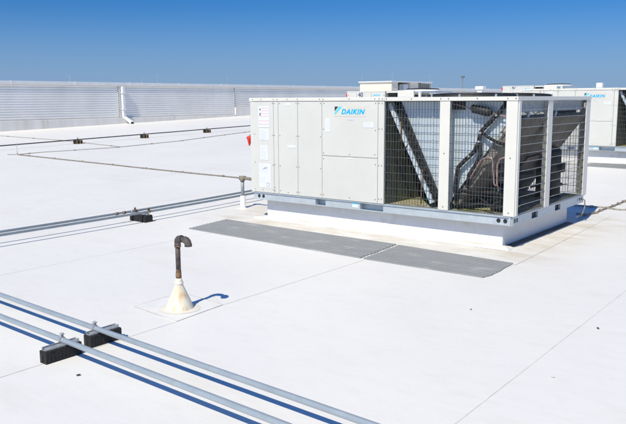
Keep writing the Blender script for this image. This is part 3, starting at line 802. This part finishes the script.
    # compressors and pipework
    def compressor(cx, cy, r_, hgt):
        m_ = MB(); z = ZB-.006
        m_.lathe(cx, cy, [(r_*.9, z+.05), (r_, z+.07), (r_, z+hgt*.86), (r_*.93, z+hgt*.94), (r_*.6, z+hgt*.99), (.02, z+hgt)], 28)
        c = m_.build('compressor', 'compressor', U)
        for a in range(4):
            fx_, fy_ = cx+r_*.85*math.cos(a*PI/2+.7), cy+r_*.85*math.sin(a*PI/2+.7)
            B(fx_-.03, fx_+.03, fy_-.03, fy_+.03, z, z+.06, .006).build('foot', 'black', c)
        B(cx+r_*.8, cx+r_+.05, cy-.06, cy+.06, z+hgt*.5, z+hgt*.68, .008).build('terminal_box', 'black', c)
        m_ = MB(); m_.tube([(cx, cy+r_*.7, z+hgt*.3), (cx+.02, cy+r_+.14, z+hgt*.3)], .05, 14); m_.build('oil_sight', 'black', c)
        return c
    compressor(-.36, 2.02, .165, .72)
    compressor(-.50, .78, .11, .30)
    compressor(-.33, .34, .09, .30)
    yp = .105
    m_ = MB(); m_.tube([(-.20, yp+.02, 1.79), (-.195, yp+.01, 1.73), (-.262, yp, 1.63), (-.42, yp, 1.475), (-.497, yp, 1.39), (-.52, yp, 1.27), (-.58, yp, 1.145), (-.695, yp, 1.04), (-.785, yp, .95), (-.812, yp, .81), (-.82, yp, .66), (-.82, yp+.05, .5)], .026, 10)
    m_.build('suction_pipe', 'insul', U)
    m_ = MB(); m_.tube([(-.485, yp, 1.385), (-.40, yp-.01, 1.33), (-.31, yp-.01, 1.287), (-.14, yp+.02, 1.22)], .020, 8); m_.build('suction_branch', 'insul', U)
    m_ = MB(); m_.tube([(-.52, yp+.02, 1.25), (-.50, yp+.01, 1.12), (-.55, yp, 1.0), (-.64, yp, .86), (-.66, yp, .70)], .024, 8); m_.build('suction_branch', 'insul', U)
    for (x, z) in ((-.30, 1.59), (-.50, 1.375), (-.52, 1.27), (-.64, 1.09)):
        m_ = MB(); m_.tube([(x-.006, yp, z+.012), (x+.006, yp, z-.012)], .0285, 10); m_.build('pipe_tie', 'strut', U)
    m_ = MB(); m_.tube([(-.63, yp-.01, 1.665), (-.615, yp-.01, 1.668), (-.60, yp-.01, 1.667), (-.40, yp-.01, 1.625), (-.385, yp-.01, 1.62), (-.36, yp-.01, 1.612)], [.018, .045, .052, .052, .045, .018], 14); m_.build('filter_drier', 'black', U)
    m_ = MB(); m_.tube([(-.98, yp+.02, 1.745), (-.80, yp, 1.71), (-.63, yp-.01, 1.665)], .008, 7); m_.build('liquid_line', 'copper', U)
    m_ = MB(); m_.tube([(-.345, yp-.01, 1.615), (-.25, yp, 1.59), (-.14, yp, 1.57), (-.157, yp, 1.51), (-.215, yp, 1.42), (-.25, yp, 1.385)], .009, 7)
    m_.build('liquid_line', 'copper', U)
    m_ = MB()
    m_.tube([(-.63, .12, .80), (-.616, .10, .827), (-.54, .09, .953), (-.478, .09, 1.053), (-.40, .09, 1.09), (-.345, .09, 1.085), (-.322, .09, 1.04), (-.318, .09, .94), (-.30, .09, .774), (-.27, .09, .75)], .011, 8)
    m_.build('discharge_pipe', 'copper', U)
    m_ = MB(); m_.tube([(-.25, .10, .72), (-.262, .09, .776), (-.27, .09, 1.0), (-.235, .09, 1.077), (-.161, .09, 1.104), (-.10, .12, 1.10)], .011, 8); m_.build('discharge_pipe', 'copper', U)
    m_ = MB(); m_.tube([(-.84, .13, .62), (-.72, .10, .66), (-.5, .10, .65), (-.3, .10, .67), (-.16, .12, .62)], .024, 8); m_.build('wiring_hose', 'insul', U)
    m_ = MB(); m_.tube([(-.80, .12, .47), (-.6, .09, .49), (-.45, .10, .53), (-.3, .09, .48), (-.16, .12, .50)], .016, 8); m_.tube([(-.70, .16, .52), (-.52, .13, .60), (-.36, .14, .50), (-.2, .15, .58)], .013, 8); m_.build('wiring_hose', 'insul', U)
    m_ = MB(); m_.box(-.30, -.17, .14, .22, .92, 1.02, .01); m_.box(-.28, -.19, .13, .2, .78, .86, .01); m_.build('valve_block', 'black', U)
    m_ = MB(); m_.tube([(-.40, 1.5, .60), (-.34, 1.95, .62), (-.30, 2.38, .56)], .02, 8); m_.tube([(-.5, .5, .78), (-.45, 1.2, .80), (-.40, 1.55, .78)], .022, 8); m_.tube([(-.42, 1.0, .86), (-.36, 1.25, 1.02), (-.28, 1.42, 1.05), (-.25, 1.6, .98)], .014, 8); m_.build('cross_pipe', 'insul', U)
    m_ = MB(); m_.tube([(-.26, 2.05, .56), (-.20, 2.32, .57)], .01, 8); m_.build('oil_pipe', 'copper', U)
    m_ = MB(); m_.tube([(-1.60, .08, 1.50), (-1.602, .08, 1.27)], .008, 6); m_.tube([(-1.605, .08, 1.27), (-1.60, .08, 1.255)], .014, 8); m_.tube([(-1.275, .08, .90), (-1.28, .07, .45)], .007, 6); m_.build('drain_tube', 'rustring', U)
    m_ = MB(); m_.tube([(-1.78, .18, 1.12), (-1.66, .12, 1.10), (-1.54, .11, 1.16), (-1.46, .12, 1.26)], .016, 8); m_.build('wiring_hose', 'insul', U)
    return U
unit1 = make_unit('white caged rooftop air conditioner standing nearest, on the curb behind the grey pads')

DX, DY, DZ = -.01, 10.31, rh(-2, 10.5)
u2 = copy_tree(unit1); u2.location += Vector((DX, DY, DZ)); u2['label'] = 'white rooftop air conditioner behind the caged end, cut off by the picture edge'
c2 = copy_tree(curb1); c2.location += Vector((DX, DY, DZ)); c2['label'] = 'white curb under the unit at the right edge of the picture'
mb = MB(); pz = rh(-1.2, 9.75)
for k in range(10): mb.box(-2.6, 1.0, 9.42+k*.085, 9.485+k*.085, rh(-1.2, 9.42+k*.085)+.002, rh(-1.2, 9.46+k*.085)+.022)
mb.thing('walkway_pad', 'pad', (-.8, 9.8, pz), 'grey walkway pad in front of the unit at the right edge', 'walkway pad', 'grey walkway pads')

# red tag hanging at the left end of the nearest unit
tx, ty = -4.222, .012
rt = empty('warning_tag', (tx, ty, 1.12), 'small red tag hanging off the left end of the nearest unit', 'tag')
mb = MB(); mb.lathe(tx, ty, [(.006, 1.10), (.016, 1.12), (.026, 1.17), (.040, 1.215), (.038, 1.235), (.012, 1.25)], 12); mb.build('tag_body', 'red', rt)
mb = MB(); mb.tube([(tx, ty, 1.24), (tx+.02, ty, 1.265), (-4.18, ty, 1.27)], .005, 6); mb.tube([(tx-.03, ty-.03, 1.22), (tx+.03, ty-.03, 1.22)], .006, 6); mb.build('hook', 'screw', rt)

# ------------------------------------------------------------------ smaller units in the next row
def make_small(label, num):
    X0, Y0, z0 = -8.45, 8.45, rh(-7.6, 8.45); zt = 1.995
    U = empty('packaged_unit', (X0+1.0, Y0+.8, z0), label, 'air conditioner', 'small rooftop units in the next row')
    def B(*a, **k):
        m_ = MB(); m_.box(*a, **k); return m_
    B(X0+.1, X0+2.2, Y0+.12, Y0+1.6, z0-.05, z0+.32, .01).build('curb', 'curb', U)
    B(X0+.03, X0+2.27, Y0+.03, Y0+1.7, z0+.321, z0+.42).build('base_rail', 'galv', U)
    cab = B(X0, X0+1.23, Y0, Y0+1.75, z0+.421, zt-.025, .008).build('cabinet', 'paint', U)
    m_ = MB()
    for x in (X0+.32, X0+.42, X0+.80): m_.box(x-.003, x+.003, Y0-.003, Y0+.001, z0+.43, zt-.055)
    m_.build('panel_seams', 'screw', cab)
    for x in (X0+.05, X0+.9, X0+1.2): screw(cab, (x, Y0-.004, zt-.11), (x, Y0+.003, zt-.11), .012)
    B(X0-.006, X0+1.235, Y0-.006, Y0+1.756, zt-.024, zt, .004).build('top_cover', 'paint_edge', U)
    lettering(num, .16, .004, 0, 'ink', 'unit_number', cab, (X0+.37, Y0-.003, zt-.150), depth=.0015)
    o, w = lettering('DAIKIN', .06, .002, .28, 'cyan2', 'brand_lettering', cab, (0, 0, 0))
    xs_ = [v.co.x for v in o.data.vertices]; zs_ = [v.co.z for v in o.data.vertices]; ox, oz, hz = min(xs_), min(zs_), max(zs_)-min(zs_); b = wloc(cab)
    for v in o.data.vertices:
        v.co.x = X0+.85+(v.co.x-ox)/w*.24-b.x; v.co.z = zt-.13+(v.co.z-oz)/hz*.045-b.z; v.co.y = Y0-.003+(.001 if v.co.y+b.y > 0 else 0)-b.y
    # caged condensing end
    B(X0+1.62, X0+2.10, Y0+.002, Y0+.05, z0+.421, zt+.01, .006).build('front_panel', 'paint_edge', U)
    B(X0+1.25, X0+1.62, Y0+.03, Y0+.06, zt-.05, zt-.01).build('top_beam', 'paint_edge', U)
    B(X0+1.24, X0+2.3, Y0+.30, Y0+.38, z0+.421, zt-.1).build('coil', 'coil', U)
    B(X0+1.26, X0+1.50, Y0+.12, Y0+.2, zt-.3, zt-.05).build('duct_piece', 'black', U)
    m_ = MB()
    for k in range(10): m_.box(X0+1.26+k*.04, X0+1.263+k*.04, Y0+.035, Y0+.04, z0+.43, zt-.05)
    m_.build('wire_guard', 'wire', U)
    B(X0+2.24, X0+2.3, Y0+.002, Y0+.06, z0+.421, zt-.05, .004).build('post', 'paint_edge', U)
    B(X0+1.25, X0+2.3, Y0+.062, Y0+1.75, zt-.05, zt-.012).build('fan_deck', 'galv', U)
    m_ = MB(); m_.lathe(X0+1.85, Y0+.9, [(.46, zt-.012), (.46, zt+.035), (.42, zt+.06), (.1, zt+.075)], 32); m_.build('fan_guard', 'black', U)
    m_ = MB(); m_.lathe(X0+1.85, Y0+.9, [(.475, zt-.012), (.475, zt+.025), (.455, zt+.03)], 32, closed_top=False); m_.build('fan_ring', 'white', U)
    m_ = MB(); m_.lathe(X0-.05, Y0+.06, [(.008, zt-.17), (.018, zt-.15), (.030, zt-.10), (.026, zt-.075), (.01, zt-.065)], 10); m_.box(X0-.055, X0+.01, Y0+.05, Y0+.07, zt-.095, zt-.083); m_.build('red_cap', 'red', U)
    return U
make_small('small white rooftop unit numbered 40, seen over the nearest unit', '40')
s2 = None
def small_copy():
    src = [o for o in bpy.data.objects if o.get('label', '').startswith('small white rooftop unit numbered 40')][0]
    c = copy_tree(src); c.location += Vector((-.04, 10.31, .25)); c['label'] = 'small white rooftop unit numbered 47, seen over the fans of the nearest unit'
    for ch in kids(c):
        for g_ in kids(ch):
            if g_.name.startswith('unit_number'):
                bpy.data.objects.remove(g_)
    cab = [k for k in kids(c) if k.name.startswith('cabinet')][0]
    lettering('47', .16, .004, 0, 'ink', 'unit_number', cab, (-8.45-.04+.37, 8.45+10.31-.003, 1.995+.25-.150+.03), depth=.0015)
    return c
small_copy()

# ------------------------------------------------------------------ beige unit far back
bz = rh(-17, 24.5); bt = 2.69
bu = empty('beige_unit', (-17.9, 26.2, bz), 'large beige rooftop unit with an open louvred side, far behind the small unit', 'air conditioner')
def BB(*a, **k):
    m_ = MB(); m_.box(*a, **k); return m_
BB(-18.85, -16.98, 24.3, 28.4, bz-.1, bz+.35, .02).build('curb', 'curb', bu)
BB(-18.95, -16.98, 24.28, 24.9, bz+.352, bt-.06, .01).build('cabinet', 'beige', bu)
BB(-19.0, -16.93, 24.2, 28.5, bt-.058, bt, .012).build('roof_panel', 'white', bu)
BB(-18.95, -17.6, 24.92, 28.4, bz+.352, bt-.06).build('inner_casing', 'louver', bu)
BB(-17.58, -17.40, 25.3, 26.1, bz+.5, bt-.2, .01).build('inner_panel', 'white', bu)
BB(-17.3, -17.02, 25.55, 26.0, bz+.7, bt-.15, .01).build('inner_panel', 'sheet', bu)
BB(-17.58, -16.99, 26.15, 27.0, bz+.5, bt-.06, .01).build('side_panel', 'beige', bu)
m_ = MB()
for k in range(6): m_.box(-17.55, -17.0, 27.05+k*.22, 27.17+k*.22, bz+.5, bt-.1)
m_.build('louver', 'louver', bu)
BB(-17.04, -16.98, 28.35, 28.42, bz+.352, bt-.06).build('post', 'beige', bu)
BB(-18.95, -16.96, 24.27, 28.43, bz+.30, bz+.36).build('base_rail', 'darkline', bu)
air_terminal(-18.9, 24.4, bt, .3, 'lightning rod on the left front corner of the beige unit', 'lightning rods on the beige unit')
air_terminal(-17.02, 24.4, bt, .42, 'lightning rod on the right front corner of the beige unit', 'lightning rods on the beige unit')
air_terminal(-17.02, 28.3, bt, .4, 'lightning rod on the rear corner of the beige unit', 'lightning rods on the beige unit')

# far small things
def ray_pt(az, s): return CX+s*math.sin(az), CY+s*math.cos(az)
x, y = ray_pt(R(-38.295)+math.atan((461-313)/729.5), 150)
lp = empty('light_pole', (x, y, -9), 'thin dark light pole far beyond the roof edge', 'light pole')
mb = MB(); mb.tube([(x, y, -9), (x, y, 5.9)], [.14, .09], 8); mb.build('shaft', 'pole', lp)
mb = MB(); mb.box(x-.35, x+.35, y-.15, y+.15, 5.85, 6.15, .03); mb.build('lamp_head', 'pole', lp)
x, y = ray_pt(R(-38.295)+math.atan((479-313)/729.5), 60); z = rh(x, y)
hv = empty('exhaust_vent', (x, y, z), 'small white exhaust hood far back, right of the light pole', 'vent', 'white exhaust hoods')
mb = MB(); mb.box(x-.2, x+.2, y-.2, y+.2, z-.05, 2.45, .02); mb.build('duct', 'white', hv)
mb = MB(); mb.box(x-.34, x+.34, y-.3, y+.3, 2.452, 2.72, .05); mb.build('hood', 'white', hv)
x, y = ray_pt(R(-38.295)+math.atan((596.5-313)/729.5), 40); z = rh(x, y)
hv = empty('exhaust_vent', (x, y, z), 'white exhaust hood showing just above the unit at the right edge', 'vent', 'white exhaust hoods')
mb = MB(); mb.box(x-.1, x+.1, y-.1, y+.1, z-.05, 2.27, .02); mb.build('duct', 'white', hv)
mb = MB(); mb.box(x-.15, x+.15, y-.13, y+.13, 2.272, 2.52, .03); mb.build('hood', 'white', hv)

# cables at the right rear of the nearest unit
cable([(-.6, 3.85), (-.2, 3.97), (.10, 3.90), (.22, 3.97), (1.2, 4.25), (3, 4.6)], .011, 'thin dark cable on the roof behind the caged end, the straighter one', mm='cable', clip=.5)
cable([(-.30, 3.12), (-.17, 3.09), (-.09, 3.4), (-.10, 3.66), (-.08, 4.2), (-.06, 4.9), (0, 6.0), (.1, 7)], .012, 'knotted brown cable running back from the rear corner of the caged end', mm='gasbrown', clip=.28)
cw = empty('drop_wire', (-.03, 2.55, .02), 'pale wire hanging from the rear corner of the caged end to the roof', 'wire')
mb = MB(); mb.tube([(-.022, 2.50, .345), (.0, 2.53, .33), (.0, 2.55, .24), (-.03, 2.57, .14), (-.09, 2.62, .06), (-.15, 2.78, .03), (-.17, 3.0, .022), (-.17, 3.09, .022)], .009, 8); mb.build('wire', 'cable', cw)

# bits of debris lying on the membrane
for (x, y, s_, lb) in ((-.674, -5.439, .013, 'dark scrap lying on the roof in front of the black blocks'), (1.716, -2.374, .013, 'brown scrap lying on the roof by the right hand seam'), (1.806, -3.584, .012, 'pale crumb on the roof below the brown scrap'), (.693, -2.496, .009, 'tiny dark crumb on the roof in front of the pads')):
    mb = MB(); mb.box(x-s_, x+s_, y-s_*.45, y+s_*.45, .0045, .0045+s_*.5, s_*.15, Matrix.Rotation(random.random()*3, 3, 'Z'))
    mb.thing('debris', 'debris' if 'crumb' not in lb or 'dark' in lb else 'cream', (x, y, 0), lb, 'debris')

# ------------------------------------------------------------------ camera, sun, sky
def basis(yaw, pitch, roll):
    cy_, sy_, cp, sp = math.cos(yaw), math.sin(yaw), math.cos(pitch), math.sin(pitch)
    f = Vector((sy_*cp, cy_*cp, -sp)); r = Vector((cy_, -sy_, 0)); u = r.cross(f)
    c, s = math.cos(roll), math.sin(roll)
    return c*r+s*u, -s*r+c*u, f
cam = bpy.data.cameras.new('camera'); co = bpy.data.objects.new('camera', cam); COL.objects.link(co)
r_, u_, f_ = basis(R(-38.29467), R(8.80536), R(-.32169))
mw = Matrix(((r_.x, u_.x, -f_.x, 3.37919), (r_.y, u_.y, -f_.y, -8.07280), (r_.z, u_.z, -f_.z, 1.79233), (0, 0, 0, 1)))
co.matrix_world = mw
cam.sensor_fit = 'HORIZONTAL'; cam.sensor_width = 36; cam.lens = 729.463/626*36
cam.clip_start = .1; cam.clip_end = 9000
S.camera = co
SKY = 1.0
EL, AZ = R(49), R(-80)                         # towards the sun: mostly -y, a little +x
sd = Vector((math.cos(AZ)*math.cos(EL), math.sin(AZ)*math.cos(EL), math.sin(EL)))
sl = bpy.data.lights.new('sun', 'SUN'); so = bpy.data.objects.new('sun', sl); COL.objects.link(so)
sl.energy = 4.75; sl.angle = R(.5); sl.color = (1, .93, .755)
so.rotation_euler = sd.to_track_quat('Z', 'Y').to_euler(); so.location = (5, -20, 20)
w = bpy.data.worlds.new('World'); S.world = w; w.use_nodes = True
nt = w.node_tree; bg = nt.nodes['Background']
sk = nt.nodes.new('ShaderNodeTexSky'); sk.sky_type = 'NISHITA'; sk.sun_disc = False
sk.sun_elevation = EL; sk.sun_rotation = math.atan2(sd.x, sd.y)
sk.air_density = 1.0; sk.dust_density = 0; sk.ozone_density = 1.0; sk.altitude = 0
def vm(op, a, b=None):
    q = nt.nodes.new('ShaderNodeVectorMath'); q.operation = op; nt.links.new(a, q.inputs[0])
    if b is not None: q.inputs[1].default_value = b
    return q.outputs[0]
tc = nt.nodes.new('ShaderNodeTexCoord')
nt.links.new(vm('NORMALIZE', vm('ADD', tc.outputs['Generated'], (0, 0, .08))), sk.inputs['Vector'])
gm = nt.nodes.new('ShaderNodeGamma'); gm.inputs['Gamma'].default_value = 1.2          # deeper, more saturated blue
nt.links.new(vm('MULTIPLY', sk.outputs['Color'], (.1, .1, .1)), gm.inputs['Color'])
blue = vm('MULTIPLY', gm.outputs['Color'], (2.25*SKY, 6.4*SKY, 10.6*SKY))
sp = nt.nodes.new('ShaderNodeSeparateXYZ'); nt.links.new(tc.outputs['Generated'], sp.inputs[0])
hz = nt.nodes.new('ShaderNodeMapRange'); hz.interpolation_type = 'SMOOTHSTEP'
hz.inputs['From Min'].default_value = .0; hz.inputs['From Max'].default_value = .14
hz.inputs['To Min'].default_value = .97; hz.inputs['To Max'].default_value = 0
nt.links.new(sp.outputs['Z'], hz.inputs['Value'])
mxs = nt.nodes.new('ShaderNodeMix'); mxs.data_type = 'RGBA'
nt.links.new(hz.outputs['Result'], mxs.inputs['Factor']); nt.links.new(blue, mxs.inputs['A']); mxs.inputs['B'].default_value = (2.5, 3.75, 5.5, 1)
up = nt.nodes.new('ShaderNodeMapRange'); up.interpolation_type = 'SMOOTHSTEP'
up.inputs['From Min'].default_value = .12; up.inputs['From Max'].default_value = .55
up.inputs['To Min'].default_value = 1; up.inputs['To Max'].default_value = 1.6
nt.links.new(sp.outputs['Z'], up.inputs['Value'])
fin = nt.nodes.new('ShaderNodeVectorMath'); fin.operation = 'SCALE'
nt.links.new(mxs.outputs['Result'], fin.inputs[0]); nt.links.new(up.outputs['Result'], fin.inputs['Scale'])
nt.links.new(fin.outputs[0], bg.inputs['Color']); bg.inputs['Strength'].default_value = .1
S.view_settings.view_transform = 'Standard'; S.view_settings.look = 'None'
S.view_settings.exposure = 0; S.view_settings.gamma = 1; S.view_settings.use_curve_mapping = False
S.render.engine = 'CYCLES'
S.render.resolution_x = 1024; S.render.resolution_y = 694
